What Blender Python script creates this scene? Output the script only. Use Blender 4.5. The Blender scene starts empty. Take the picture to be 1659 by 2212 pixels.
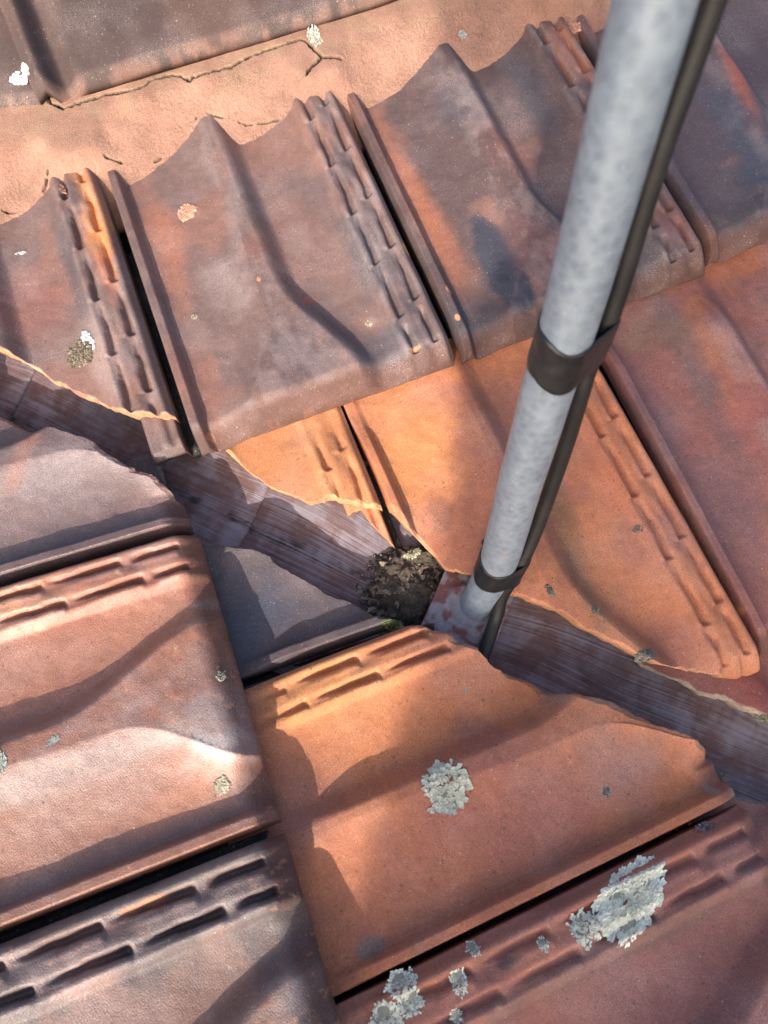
import bpy, bmesh, math, random
import numpy as np
from mathutils import Vector, Matrix

# ------------------------------------------------------------------ camera
SC = bpy.context.scene
RM = np.array([[0.93337145,0.34901301,-0.08371176],[-0.3519966,0.84457712,-0.40346981],[-0.07011518,0.40605346,0.91115556]])
FP = 1540.44; PCX, PCY = 829.5, 1106.0          # focal length and centre in units of a 1659 x 2212 frame
CAM = np.array([-0.04992213,-0.22000022,0.72112547])
cam_d = bpy.data.cameras.new('camera'); cam = bpy.data.objects.new('camera', cam_d)
SC.collection.objects.link(cam); SC.camera = cam
M4 = Matrix.Identity(4)
for i in range(3):
    for j in range(3): M4[i][j] = RM[i][j]
    M4[i][3] = CAM[i]
cam.matrix_world = M4
cam_d.sensor_fit = 'VERTICAL'; cam_d.sensor_height = 36; cam_d.lens = 36*FP/2212
cam_d.clip_start = 0.01; cam_d.clip_end = 500
cam_d.dof.use_dof = True; cam_d.dof.focus_distance = 0.74; cam_d.dof.aperture_fstop = 5.6

# ------------------------------------------------------------------ light
SUN_EL = math.radians(27); SUN_AZ = (-0.5, -0.87)   # horizontal direction towards the sun
_n = math.hypot(*SUN_AZ); SUN_AZ = (SUN_AZ[0]/_n, SUN_AZ[1]/_n)
SUNV = np.array([SUN_AZ[0]*math.cos(SUN_EL), SUN_AZ[1]*math.cos(SUN_EL), math.sin(SUN_EL)])
w = bpy.data.worlds.new('World'); SC.world = w; w.use_nodes = True
wn = w.node_tree; bg = wn.nodes['Background']
sky = wn.nodes.new('ShaderNodeTexSky'); sky.sky_type = 'NISHITA'; sky.sun_disc = False
sky.sun_elevation = SUN_EL; sky.sun_rotation = math.atan2(SUN_AZ[0], SUN_AZ[1])
sky.dust_density = 4.0; sky.air_density = 0.7
wn.links.new(sky.outputs[0], bg.inputs[0]); bg.inputs[1].default_value = 0.15
sl = bpy.data.lights.new('sun', 'SUN'); sl.energy = 2.8; sl.angle = math.radians(0.5); sl.color = (1.0, 0.94, 0.86)
so = bpy.data.objects.new('sun', sl); SC.collection.objects.link(so)
so.rotation_euler = Vector(SUNV).to_track_quat('Z', 'Y').to_euler(); so.location = (-3, -5, 4)
SC.view_settings.view_transform = 'Standard'; SC.view_settings.look = 'None'
SC.view_settings.exposure = 1.15; SC.view_settings.gamma = 1.0

# ------------------------------------------------------------------ helpers
TH = math.radians(12.0); CA, SA = math.cos(TH), math.sin(TH)
NRM = {'A': np.array([0,-SA,CA]), 'B': np.array([SA,0,CA])}
ACR = {'A': np.array([1.,0,0]), 'B': np.array([0,1.,0])}
DWN = {'A': np.array([0,-CA,-SA]), 'B': np.array([CA,0,-SA])}
VAL = np.array([1,-1,-math.tan(TH)]); VAL = VAL/np.linalg.norm(VAL)
VSD = np.array([1,1,0.])/math.sqrt(2)
VNR = np.cross(VSD, VAL); VNR = VNR if VNR[2] > 0 else -VNR

def ray(x, y): return RM @ np.array([(x-PCX)/FP, -(y-PCY)/FP, -1.0])
def on(side, x, y, h=0.0):
    "plane coordinates (across, down) of the roof point seen at x, y, h above the slope"
    n = NRM[side]; d = ray(x, y); q = CAM + d*((h-CAM@n)/(d@n))
    return np.array([q@ACR[side], q@DWN[side]])
def W(side, a, d, h):
    a = np.asarray(a, float)[..., None]; d = np.asarray(d, float)[..., None]; h = np.asarray(h, float)[..., None]
    return a*ACR[side] + d*DWN[side] + h*NRM[side]
def ondepth(x, y, dep): return CAM + ray(x, y)*dep

def ss(a, b, x):
    t = np.clip((x-a)/(b-a), 0, 1); return t*t*(3-2*t)
_rng = np.random.RandomState(7)
_tab = _rng.rand(256, 256)
def vnoise(x, y, seed=0):
    x = np.asarray(x, float)+seed*17.31; y = np.asarray(y, float)+seed*9.17
    xi = np.floor(x).astype(int); yi = np.floor(y).astype(int); fx = x-xi; fy = y-yi
    fx = fx*fx*(3-2*fx); fy = fy*fy*(3-2*fy)
    g = lambda i, j: _tab[i & 255, j & 255]
    return (g(xi,yi)*(1-fx)+g(xi+1,yi)*fx)*(1-fy)+(g(xi,yi+1)*(1-fx)+g(xi+1,yi+1)*fx)*fy
def fbm(x, y, seed=0, o=4):
    s = 0; a = 1; t = 0
    for k in range(o):
        s = s+a*vnoise(x*2**k, y*2**k, seed+k*3); t += a; a *= .5
    return s/t

def tag(o, label=None, cat=None, group=None, kind=None):
    if label: o['label'] = label
    if cat: o['category'] = cat
    if group: o['group'] = group
    if kind: o['kind'] = kind
    return o
def link(name, me, mat, parent=None, loc=None):
    o = bpy.data.objects.new(name, me); SC.collection.objects.link(o)
    if mat:
        for m in (mat if isinstance(mat, (list, tuple)) else [mat]): me.materials.append(m)
    if loc is not None:
        o.location = loc
    if parent: o.parent = parent
    return o
def mesh_np(name, V, F, smooth=True, col=None, uv=None, origin=None):
    V = np.asarray(V, float)
    if origin is not None: V = V-np.asarray(origin)
    me = bpy.data.meshes.new(name)
    me.from_pydata(V.tolist(), [], F if isinstance(F, list) else F.tolist())
    if smooth: me.polygons.foreach_set('use_smooth', [True]*len(me.polygons))
    if col is not None:
        ca = me.color_attributes.new('Col', 'FLOAT_COLOR', 'POINT')
        ca.data.foreach_set('color', np.asarray(col, np.float32).ravel())
    if uv is not None:
        ul = me.uv_layers.new(name='UVMap'); li = np.zeros(len(me.loops), np.int32)
        me.loops.foreach_get('vertex_index', li)
        ul.data.foreach_set('uv', np.asarray(uv, np.float32)[li].ravel())
    me.update(); return me
def gridfaces(nr, nc, flip=False):
    i = np.arange(nr-1)[:, None]*nc+np.arange(nc-1)[None, :]
    q = np.stack([i, i+1, i+nc+1, i+nc], -1).reshape(-1, 4)
    return q[:, ::-1] if flip else q

# ------------------------------------------------------------------ materials
def newmat(name):
    m = bpy.data.materials.new(name); m.use_nodes = True; nt = m.node_tree
    return m, nt, nt.nodes['Principled BSDF']
def N(nt, t, **k):
    n = nt.nodes.new('ShaderNode'+t)
    for a, b in k.items(): setattr(n, a, b)
    return n
def mixc(nt, fac, a, b, mode='MIX'):
    n = N(nt, 'Mix', data_type='RGBA', blend_type=mode)
    for s, v in ((0, fac), (6, a), (7, b)):
        if isinstance(v, bpy.types.NodeSocket): nt.links.new(v, n.inputs[s])
        elif s == 0: n.inputs[s].default_value = v
        else: n.inputs[s].default_value = (*v, 1)
    return n.outputs[2]
def noise(nt, vec, scale, detail=4, rough=.6, dist=0):
    n = N(nt, 'TexNoise'); n.inputs['Scale'].default_value = scale; n.inputs['Detail'].default_value = detail
    n.inputs['Roughness'].default_value = rough; n.inputs['Distortion'].default_value = dist
    nt.links.new(vec, n.inputs['Vector']); return n.outputs['Fac']
def ramp(nt, v, a, b, lo=0., hi=1.):
    n = N(nt, 'MapRange'); n.clamp = True
    nt.links.new(v, n.inputs[0]); n.inputs[1].default_value = a; n.inputs[2].default_value = b
    n.inputs[3].default_value = lo; n.inputs[4].default_value = hi; return n.outputs[0]
def mth(nt, op, a, b=None):
    n = N(nt, 'Math', operation=op)
    for i, v in enumerate((a, b)):
        if v is None: continue
        if isinstance(v, bpy.types.NodeSocket): nt.links.new(v, n.inputs[i])
        else: n.inputs[i].default_value = v
    return n.outputs[0]
def mapping(nt, vec, sc):
    n = N(nt, 'Mapping'); n.inputs['Scale'].default_value = sc; nt.links.new(vec, n.inputs['Vector']); return n.outputs[0]
def bumpn(nt, h, dist, strength=1.0, prev=None):
    n = N(nt, 'Bump'); n.inputs['Distance'].default_value = dist; n.inputs['Strength'].default_value = strength
    nt.links.new(h, n.inputs['Height'])
    if prev is not None: nt.links.new(prev, n.inputs['Normal'])
    return n.outputs[0]

def tile_material(name, weave=.5, speck=1.0):
    m, nt, b = newmat(name)
    tc = N(nt, 'TexCoord'); ob = tc.outputs['Object']; uv = tc.outputs['UV']
    at = N(nt, 'VertexColor', layer_name='Col')
    col = at.outputs['Color']; gl = at.outputs['Alpha']
    n1 = noise(nt, ob, 28, 5, .65); n2 = noise(nt, ob, 160, 4, .7); n3 = noise(nt, ob, 900, 2, .5)
    dark = mixc(nt, 1.0, col, (.76, .73, .73), 'MULTIPLY'); light = mixc(nt, 1.0, col, (1.30, 1.27, 1.24), 'MULTIPLY')
    c = mixc(nt, ramp(nt, n1, .30, .70), dark, light)
    c = mixc(nt, ramp(nt, n2, .62, .36, 0, .40), c, dark)
    c = mixc(nt, ramp(nt, n3, .40, .62, 0, .75), c, light)
    n4 = noise(nt, ob, 620, 3, .7)
    c = mixc(nt, ramp(nt, n4, .54, .40, 0, .85), c, dark)
    # run-off streaks down the slope, and fine soot specks
    sA = noise(nt, mapping(nt, uv, (90, 90, 90)), 1.0, 4, .7, .6)
    c = mixc(nt, ramp(nt, sA, .56, .40, 0, .35), c, dark)
    v2 = N(nt, 'TexVoronoi'); v2.inputs['Scale'].default_value = 520; nt.links.new(ob, v2.inputs['Vector'])
    s2 = N(nt, 'SeparateColor'); nt.links.new(v2.outputs['Color'], s2.inputs[0])
    sk = mth(nt, 'MULTIPLY', ramp(nt, v2.outputs['Distance'], .42, .20), ramp(nt, s2.outputs[0], .84, .92))
    c = mixc(nt, mth(nt, 'MULTIPLY', sk, .45), c, (.07, .045, .04))
    lk = mth(nt, 'MULTIPLY', ramp(nt, v2.outputs['Distance'], .40, .20), ramp(nt, s2.outputs[1], .90, .96))
    c = mixc(nt, mth(nt, 'MULTIPLY', lk, .28*speck), c, (.55, .45, .40))
    # greyish bloom of dust, in soft clouds of tiny specks
    nb = noise(nt, ob, 14, 3, .5); ns = noise(nt, ob, 1500, 1, .5)
    bl = mth(nt, 'MULTIPLY', ramp(nt, nb, .48, .72), ramp(nt, ns, .50, .68, 0, .55*speck))
    c = mixc(nt, bl, c, (.46, .38, .36))
    # scattered white grains and dark pits
    vo = N(nt, 'TexVoronoi'); vo.inputs['Scale'].default_value = 210; nt.links.new(ob, vo.inputs['Vector'])
    wn_ = N(nt, 'SeparateColor'); nt.links.new(vo.outputs['Color'], wn_.inputs[0])
    gr = mth(nt, 'MULTIPLY', ramp(nt, vo.outputs['Distance'], .16, .10), ramp(nt, wn_.outputs[0], .86, .90))
    c = mixc(nt, mth(nt, 'MULTIPLY', gr, .5*speck), c, (.60, .50, .42))
    pt = mth(nt, 'MULTIPLY', ramp(nt, vo.outputs['Distance'], .34, .05), ramp(nt, wn_.outputs[1], .86, .95))
    c = mixc(nt, mth(nt, 'MULTIPLY', pt, .65), c, (.03, .022, .02))
    nt.links.new(c, b.inputs['Base Color'])
    r = mth(nt, 'SUBTRACT', .90, mth(nt, 'MULTIPLY', gl, .56))
    r = mth(nt, 'ADD', r, ramp(nt, n2, .3, .7, -.06, .08))
    nt.links.new(r, b.inputs['Roughness']); nt.links.new(ramp(nt, gl, .3, .8, .4, .95), b.inputs['Specular IOR Level'])
    # cloth imprint of the press mould
    mu = mapping(nt, uv, (1, 1, 1))
    def wave(rot, scale):
        mp = N(nt, 'Mapping'); mp.inputs['Rotation'].default_value = (0, 0, rot); nt.links.new(uv, mp.inputs['Vector'])
        wv = N(nt, 'TexWave', wave_type='BANDS', bands_direction='X'); wv.inputs['Scale'].default_value = scale
        wv.inputs['Distortion'].default_value = 1.2; wv.inputs['Detail'].default_value = 1; wv.inputs['Detail Scale'].default_value = .02
        nt.links.new(mp.outputs[0], wv.inputs['Vector']); return wv.outputs['Fac']
    we = mth(nt, 'ADD', wave(.35, 190), wave(1.95, 160))
    bw = bumpn(nt, mth(nt, 'MULTIPLY', we, ramp(nt, n1, .35, .65, .25, 1.0)), .00009, weave)
    bn = bumpn(nt, n2, .00022, .7, bw)
    bn = bumpn(nt, n3, .0005, 1.0, bn)
    bn = bumpn(nt, pt, .0006, 1, bn) if False else bn
    nt.links.new(bn, b.inputs['Normal'])
    return m
MT_TILE = tile_material('fired_clay_tile', .5)

def simple(name, c1, c2, scale=80, rough=.7, metal=0., bump=.0004, bscale=None, stretch=None, spec=.5):
    m, nt, b = newmat(name); tc = N(nt, 'TexCoord'); v = tc.outputs['Object']
    if stretch: v = mapping(nt, v, stretch)
    n1 = noise(nt, v, scale, 5, .65)
    nt.links.new(mixc(nt, ramp(nt, n1, .35, .65), c1, c2), b.inputs['Base Color'])
    b.inputs['Roughness'].default_value = rough; b.inputs['Metallic'].default_value = metal
    b.inputs['Specular IOR Level'].default_value = spec
    nt.links.new(bumpn(nt, noise(nt, v, bscale or scale*3, 3), bump), b.inputs['Normal'])
    return m
def vcol_material(name, scales=(60, 300, 1300), rough=.9, bump=.0012, streak=False, contrast=.35, metal=0.):
    m, nt, b = newmat(name); tc = N(nt, 'TexCoord'); ob = tc.outputs['Object']; uv = tc.outputs['UV']
    at = N(nt, 'VertexColor', layer_name='Col'); col = at.outputs['Color']
    dark = mixc(nt, 1.0, col, (1-contrast,)*3, 'MULTIPLY'); light = mixc(nt, 1.0, col, (1+contrast,)*3, 'MULTIPLY')
    n1 = noise(nt, ob, scales[0], 4); n2 = noise(nt, ob, scales[1], 4, .7); n3 = noise(nt, ob, scales[2], 2)
    c = mixc(nt, ramp(nt, n1, .32, .68), dark, light)
    c = mixc(nt, ramp(nt, n2, .65, .4, 0, .6), c, dark)
    c = mixc(nt, ramp(nt, n3, .4, .62, 0, .55), c, light)
    h = n2
    if streak:
        d = mixc(nt, .5, ob, ob)
        wv = noise(nt, mapping(nt, uv, (1.1, 420, 1)), 1.0, 5, .7, .25)
        w2 = noise(nt, mapping(nt, uv, (3, 900, 1)), 1.0, 3, .6, .1)
        pa = noise(nt, uv, 24, 4, .6)
        st = mth(nt, 'ADD', mth(nt, 'MULTIPLY', wv, .6), mth(nt, 'MULTIPLY', w2, .4))
        st = mth(nt, 'ADD', st, mth(nt, 'MULTIPLY', mth(nt, 'SUBTRACT', pa, .5), .9))
        c = mixc(nt, ramp(nt, st, .45, .62, 0, .85), c, (.30, .26, .29))
        c = mixc(nt, ramp(nt, w2, .46, .34, 0, .5), c, (.06, .03, .03))
        h = mth(nt, 'ADD', wv, w2)
    nt.links.new(c, b.inputs['Base Color']); b.inputs['Roughness'].default_value = rough; b.inputs['Metallic'].default_value = metal
    nt.links.new(bumpn(nt, n3, bump*.35, .8, bumpn(nt, h, bump, .8)), b.inputs['Normal'])
    return m
MT_MORTAR = vcol_material('dyed_mortar', (25, 600, 1000), .95, .0022, contrast=.48)
MT_GUTTER = vcol_material('brushed_valley_glaze', (30, 200, 900), .62, .0007, streak=True)
MT_EARTH = vcol_material('earth_and_bark', (60, 300, 1200), .95, .0015, contrast=.5)
MT_PLATE = vcol_material('weathered_painted_steel', (90, 400, 1500), .55, .0005, contrast=.3)
MT_BLACK = simple('black_rubber', (.008, .007, .007), (.018, .016, .015), 60, .55, 0, .0002)
MT_TAPE = simple('black_vinyl_tape', (.010, .010, .011), (.022, .021, .023), 90, .38, 0, .0004, 60)
MT_DECK = simple('dark_battens', (.02, .014, .012), (.035, .025, .02), 20, .95, 0, .001)
MT_GRND = simple('far_lawn', (.05, .07, .025), (.09, .09, .04), 3, .95, 0, .01)
MT_LICH = vcol_material('lichen_skin', (200, 600, 2000), .9, .0004, contrast=.25)
MT_LEAF = simple('leaf_green', (.03, .055, .015), (.06, .09, .03), 5, .6, 0, .0005)
MT_BARK = simple('tree_bark', (.06, .045, .03), (.12, .09, .06), 12, .95, 0, .01)
def zinc():
    m, nt, b = newmat('galvanised_steel'); tc = N(nt, 'TexCoord'); v = tc.outputs['Object']
    vo = N(nt, 'TexVoronoi'); vo.inputs['Scale'].default_value = 130; nt.links.new(v, vo.inputs['Vector'])
    n1 = noise(nt, v, 75, 5, .7, .5); n2 = noise(nt, v, 260, 4, .7, .8); n3 = noise(nt, v, 9, 3)
    c = mixc(nt, ramp(nt, n1, .28, .72), (.17, .205, .25), (.28, .33, .385))
    c = mixc(nt, ramp(nt, vo.outputs['Distance'], .2, .7, 0, .35), c, (.40, .45, .50))
    c = mixc(nt, ramp(nt, n2, .60, .70, 0, .55), c, (.50, .54, .57))
    c = mixc(nt, ramp(nt, noise(nt, v, 70, 3), .70, .76, 0, .5), c, (.42, .27, .14))
    nt.links.new(c, b.inputs['Base Color']); b.inputs['Metallic'].default_value = .35
    nt.links.new(ramp(nt, n1, .3, .7, .42, .60), b.inputs['Roughness'])
    nt.links.new(bumpn(nt, n2, .0003, .6), b.inputs['Normal']); return m
MT_ZINC = zinc()

# ------------------------------------------------------------------ palette (albedo)
MAUVE = (.148, .090, .076); SLATE = (.075, .062, .066); BROWN = (.195, .100, .075); TERRA = (.36, .130, .068)
ORANGE = (.54, .215, .080); RAW = (.60, .28, .13); ROSE = (.27, .105, .082); PALE = (.34, .27, .25); DARK = (.04, .032, .032)
BLUE = (.060, .066, .092)

# ------------------------------------------------------------------ the roof tiles
LT = 0.40
def profile(u, v, seed, fd=1.0):
    H = .0208
    uc = .455+.17*ss(.58, .98, v)**1.1
    ul = .43-.035*ss(.2, .6, v)-.20*ss(.70, 1.0, v)**1.4
    left = H*np.clip((u-.075)/(ul-.075), 0, 1)**1.65
    lowr = .0008+.006*ss(.8, 1., v)
    flank = ss(0, .085, u-uc)
    right = lowr+(.012-lowr)*np.clip((u-uc-.09)/(.79-uc-.09), 0, 1)**1.8
    mid = H-.001*np.clip((uc-u)/.3, 0, 1)
    h = np.where(u < ul, left, mid)
    h = h*(1-flank)+right*flank
    # fluted cover roll on the right
    roll = ss(.775, .812, u)
    rh = .0180+.0014*np.cos((u-.862)*2*np.pi/.078)
    for c, off, last in ((.906, .82, .955), (.828, .86, .965)):
        wob = (vnoise(v*30, u*0, seed)-.5)*.006
        ph = ((v-off+(vnoise(u*25, v*0, seed+4)-.5)*.012) % .18)/.18
        seg = ss(-.05, .50, ph)*(1-ss(.91, .98, ph))
        seg = np.where(v > off, ss(0.01, .05, v-off)*(1-ss(last-.012, last, v)), seg)
        hw_ = .0075+.0085*np.clip(ph, 0, 1); hw_ = np.where(v > off, .012, hw_)
        x = (u-(c+.007)-wob-.006*(1-ph)*(v < off))/hw_
        across = np.clip(1-np.abs(x)**3.0, 0, 1)**.7
        pad = np.exp(-((u-(c-.016)-wob)/.013)**2)
        rh = rh-.0105*fd*across*seg*ss(-.01, .12, v)+.0022*pad*seg*ss(-.01, .12, v)
    h = h*(1-roll)+rh*roll
    # left lip
    lip = .0135*ss(-.002, .010, u)*(1-ss(.034, .062, u))*(.35+.65*ss(0, .10, v))
    h = h+lip
    # rounding at the side edges and at the nosing
    h = h-.008*ss(.940, .966, u)**1.5
    return h

def mkcut(side, pts, h, a0, w, d0, L, usign=1):
    q = np.array([on(side, x, y, h) for x, y in pts])
    u = (q[:, 0]-a0)/w; v = (q[:, 1]-d0)/L
    i = np.argsort(u); return u[i], v[i]

def make_tile(name, side, a0, a1, d0, label, group, base, blobs=(), patch=None, cut=None, cuth=.022, chip=.0035,
              chipcol=RAW, gloss=.62, head=1.0, vtop=-.12, seed=0, L=LT, umin=0., umax=.966, skew=(0, 0), h0=.005, h1=.034,
              patchcol=None, patchamt=.15, wear=.08, mat=None, fd=1.0, chipfn=None, res=.0016):
    """one interlocking tile; a0/a1: across position of the left lip and of the next tile's lip; d0 head line"""
    wd = a1-a0
    us = np.unique(np.concatenate([np.arange(umin, umax, res/wd), np.arange(max(umin, 0), .07, res*.5/wd), [umax]]))
    vend = np.ones_like(us)
    iscut = np.zeros_like(us)
    if cut is not None:
        cu, cv = mkcut(side, cut, cuth, a0, wd, d0, L)
        vc = np.interp(us, cu, cv)
        vc = vc+(fbm(us*wd*260, us*0+seed, seed, 4)-.5)*.010+(vnoise(us*wd*900, us*0, seed+5)-.5)*.003
        iscut = ss(.985, .965, np.minimum(vc, 2)); vend = np.minimum(1, vc)
        ok = vend > vtop+.03
        us, vend, iscut = us[ok], vend[ok], iscut[ok]
    nt_ = int((vend.max()-vtop)*L/res)
    tt = np.concatenate([np.linspace(0, .94, nt_), np.linspace(.94, 1, int(nt_*.06*2.2)+8)[1:]])
    U = np.repeat(us[None, :], len(tt), 0); VE = np.repeat(vend[None, :], len(tt), 0); IC = np.repeat(iscut[None, :], len(tt), 0)
    V = vtop+(VE-vtop)*tt[:, None]
    pr = profile(U, V, seed, fd)*(head+(1-head)*ss(0, .16, V))
    base_h = h0+(h1-h0)*V
    A = a0+U*wd+skew[0]*(V-.5); D = d0+V*L+skew[1]*(U-.5)
    un = (fbm(A*30, D*30, seed, 3)-.5)*.0022+(fbm(A*120, D*120, seed+3, 3)-.5)*.0007
    Hh = base_h+pr+un
    # nosing: rounded drop just before the front edge
    dist = (VE-V)*L
    nose = np.clip((.027-dist)/.027, 0, 1)
    Hh = Hh-(1-IC)*(.0170*nose**1.7)
    cw = chip*(.35+1.3*fbm(A*90, D*8, seed+9, 3))
    cw = cw*(.25+1.9*ss(.38, .62, fbm(A*32, D*3, seed+11, 3)))
    if chipfn: cw = cw*chipfn(U)
    ck = IC*np.clip((cw-dist)/np.maximum(cw, 1e-5), 0, 1)
    Hh = Hh-ck*(.0030+.0022*fbm(A*400, D*400, seed+2, 3))-ck*.0015*(vnoise(A*900, D*900, seed+8)-.5)
    # colours
    n = fbm(A*16+3, D*16, seed+20, 4); n2 = fbm(A*55, D*20, seed+25, 4)
    C = np.array(base)[None, None, :]*np.ones(U.shape+(1,))
    if patchcol is None: patchcol = BROWN
    pm = ss(.62-.35*patchamt, .78-.35*patchamt, n)[..., None]
    C = C*(1-pm)+np.array(patchcol)*pm
    pm = (ss(.60, .78, n2)*(.5 if gloss > .4 else .12))[..., None]; C = C*(1-pm)+np.array(SLATE)*pm*.5+C*pm*.5
    G = np.full(U.shape, gloss)
    for bx in blobs:
        px, py, ra, rd, rot, colr, st = bx[:7]
        q = on(side, px, py, .03)
        da, dd = A-q[0], D-q[1]; c_, s_ = math.cos(math.radians(rot)), math.sin(math.radians(rot))
        x_ = (da*c_+dd*s_)/ra; y_ = (-da*s_+dd*c_)/rd
        r = np.sqrt(x_**2+y_**2)+(fbm(A*45, D*45, seed+int(px), 4)-.5)*(bx[7] if len(bx) > 7 else .65)
        soft = bx[8] if len(bx) > 8 else .75
        k = (st*(1-ss(1-soft, 1+soft*.3, r)))[..., None]
        C = C*(1-k)+np.array(colr)*k
        if len(bx) > 9: G = G*(1-k[..., 0])+bx[9]*k[..., 0]
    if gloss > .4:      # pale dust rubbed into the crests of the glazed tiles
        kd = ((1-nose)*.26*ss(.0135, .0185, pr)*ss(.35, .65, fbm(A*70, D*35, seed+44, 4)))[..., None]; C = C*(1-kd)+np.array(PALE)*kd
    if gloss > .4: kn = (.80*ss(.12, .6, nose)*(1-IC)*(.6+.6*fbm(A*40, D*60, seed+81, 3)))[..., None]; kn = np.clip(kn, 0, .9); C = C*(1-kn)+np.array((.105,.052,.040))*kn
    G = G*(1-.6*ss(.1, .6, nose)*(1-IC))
    # worn edges: crests and nosing show the clay in small chips
    wn2 = ss(.70, .74, fbm(A*190, D*120, seed+33, 4))*wear*ss(.012, .018, pr+nose*.01)
    C = C*(1-wn2[..., None])+np.array(RAW)*wn2[..., None]
    kk = (np.clip(ck*3, 0, 1)*(.25+.75*ss(.36, .52, fbm(A*38, D*38, seed+71, 3))))[..., None]; cc = np.array(chipcol)*(.75+.5*fbm(A*300, D*300, seed+40, 3))[..., None]
    C = C*(1-kk)+cc*kk
    G = G*(1-kk[..., 0])+.1*kk[..., 0]
    nr, nc = U.shape
    P3 = W(side, A, D, Hh)
    verts = [P3.reshape(-1, 3)]; cols = [np.concatenate([C, G[..., None]], -1).reshape(-1, 4)]; uvs = [np.stack([A, D], -1).reshape(-1, 2)]
    faces = gridfaces(nr, nc, flip=True).tolist()
    # closed body: skirt down the border, then a base
    idx = np.arange(nr*nc).reshape(nr, nc)
    loop = np.concatenate([idx[0, :], idx[1:, -1], idx[-1, -2::-1], idx[-2:0:-1, 0]])
    LA, LD, LH = A.ravel()[loop], D.ravel()[loop], Hh.ravel()[loop]
    isfront = np.zeros(len(loop), bool); isfront[nc+nr-1:nc+nr-1+nc-1] = True
    front_ic = IC.ravel()[loop]
    base_z = base_h.ravel()[loop]
    cnt = nr*nc
    prev = loop
    lc = cols[0][loop].copy()
    depthf = np.where(isfront, np.where(front_ic > .5, .012, .017), .013)
    steps = 5
    amid, dmid = LA.mean(), LD.mean()
    for s in range(1, steps+1):
        t = s/steps
        bot = np.minimum(base_z-depthf, LH-.006)
        hh = LH*(1-t)+bot*t
        dd = LD+np.where(isfront & (front_ic < .5), .0035*math.sin(t*math.pi*.8)-.001*t, np.where(isfront, -.002*t, 0))
        jit = (fbm(LA*200, LD*200+s*7, seed+50, 3)-.5)*.0016*isfront
        p = W(side, LA, dd+jit, hh)
        verts.append(p); uvs.append(np.stack([LA, dd+t*.01], -1))
        c2 = lc.copy()
        fc = (isfront & (front_ic > .5))
        c2[fc, :3] = np.array(chipcol)*(.7+.5*fbm(LA[fc]*300, LD[fc]*0+s, seed, 3))[:, None]; c2[fc, 3] = .1
        ff = (isfront & (front_ic < .5))
        if t > .85:
            kq = (ss(.52, .6, fbm(LA*60, LA*0, seed+61, 4))*ff*.7)[:, None]
            c2[:, :3] = c2[:, :3]*(1-kq)+np.array(RAW)*kq
        cols.append(c2)
        cur = np.arange(cnt, cnt+len(loop)); cnt += len(loop)
        nx = np.roll(np.arange(len(loop)), -1)
        faces += np.stack([prev, cur, cur[nx], prev[nx]], -1).tolist() if False else np.stack([prev, prev[nx], cur[nx], cur], -1).tolist()
        prev = cur
    # base: inset ring then one cap
    faces.append(prev.tolist())
    Vv = np.concatenate(verts); org = W(side, (a0+a1)/2, d0+L/2, 0.0)
    me = mesh_np(name, Vv, faces, True, np.concatenate(cols), np.concatenate(uvs), org)
    # keep the faces of the body outward
    bm = bmesh.new(); bm.from_mesh(me)
    bmesh.ops.recalc_face_normals(bm, faces=bm.faces)
    bm.to_mesh(me); bm.free()
    o = link(name, me, mat or MT_TILE, loc=org)
    if label: tag(o, label, 'roof tile', group)
    return o

def flange(name, side, a0, wd, d0, vend_, tile, base, seed, length=.16, vtop=.0, cut=None):
    "the low side lock of a tile, two short ribs, that reaches under its neighbour"
    us = np.arange(-length, -.004, .0016/wd); vs = np.arange(vtop, vend_, .0016/LT)
    U, V = np.meshgrid(us, vs)
    V2 = V
    if cut is not None:
        cu, cv = mkcut(side, cut, .012, a0, wd, d0, LT)
        ve = np.minimum(vend_, np.interp(us, cu, cv)+(fbm(us*60, us*0, seed)-.5)*.012)
        ve = np.maximum(ve, vtop+.01)
        V2 = vtop+(V-vtop)/(vend_-vtop)*(ve[None, :]-vtop)
    rib = np.exp(-((U+.045)/.016)**4)+np.exp(-((U+.095)/.016)**4)
    h = .005+.029*V2+.0035*rib*(1-ss(vend_-.035, vend_-.012, V2))-.001+(-.006)*ss(vend_-.02, vend_, V2)
    h = h-.005*ss(-length+.012, -length, U)-.022*ss(-.044, -.036, U)
    A = a0+U*wd; D = d0+V2*LT
    h = h+(fbm(A*120, D*120, seed, 3)-.5)*.0012
    nr, nc = U.shape
    top = W(side, A, D, h); bot = W(side, A, D, h-.009)
    F = gridfaces(nr, nc, True).tolist(); F += (gridfaces(nr, nc)+nr*nc).tolist()
    idx = np.arange(nr*nc).reshape(nr, nc)
    loop = np.concatenate([idx[0, :], idx[1:, -1], idx[-1, -2::-1], idx[-2:0:-1, 0]]); nx = np.roll(loop, -1)
    F += np.stack([loop, nx, nx+nr*nc, loop+nr*nc], -1).tolist()
    C = np.ones((2*nr*nc, 4)); n = fbm(A*30, D*30, seed, 4).ravel()
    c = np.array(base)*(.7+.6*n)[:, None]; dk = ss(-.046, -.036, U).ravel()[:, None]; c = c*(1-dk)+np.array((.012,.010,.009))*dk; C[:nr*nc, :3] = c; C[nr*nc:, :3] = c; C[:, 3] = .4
    uv = np.stack([A, D], -1).reshape(-1, 2)
    org = np.array(tile.location)
    me = mesh_np(name, np.concatenate([top.reshape(-1, 3), bot.reshape(-1, 3)]), F, True, C, np.concatenate([uv, uv]), org)
    o = link(name, me, MT_TILE); o.parent = tile
    return o

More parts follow.
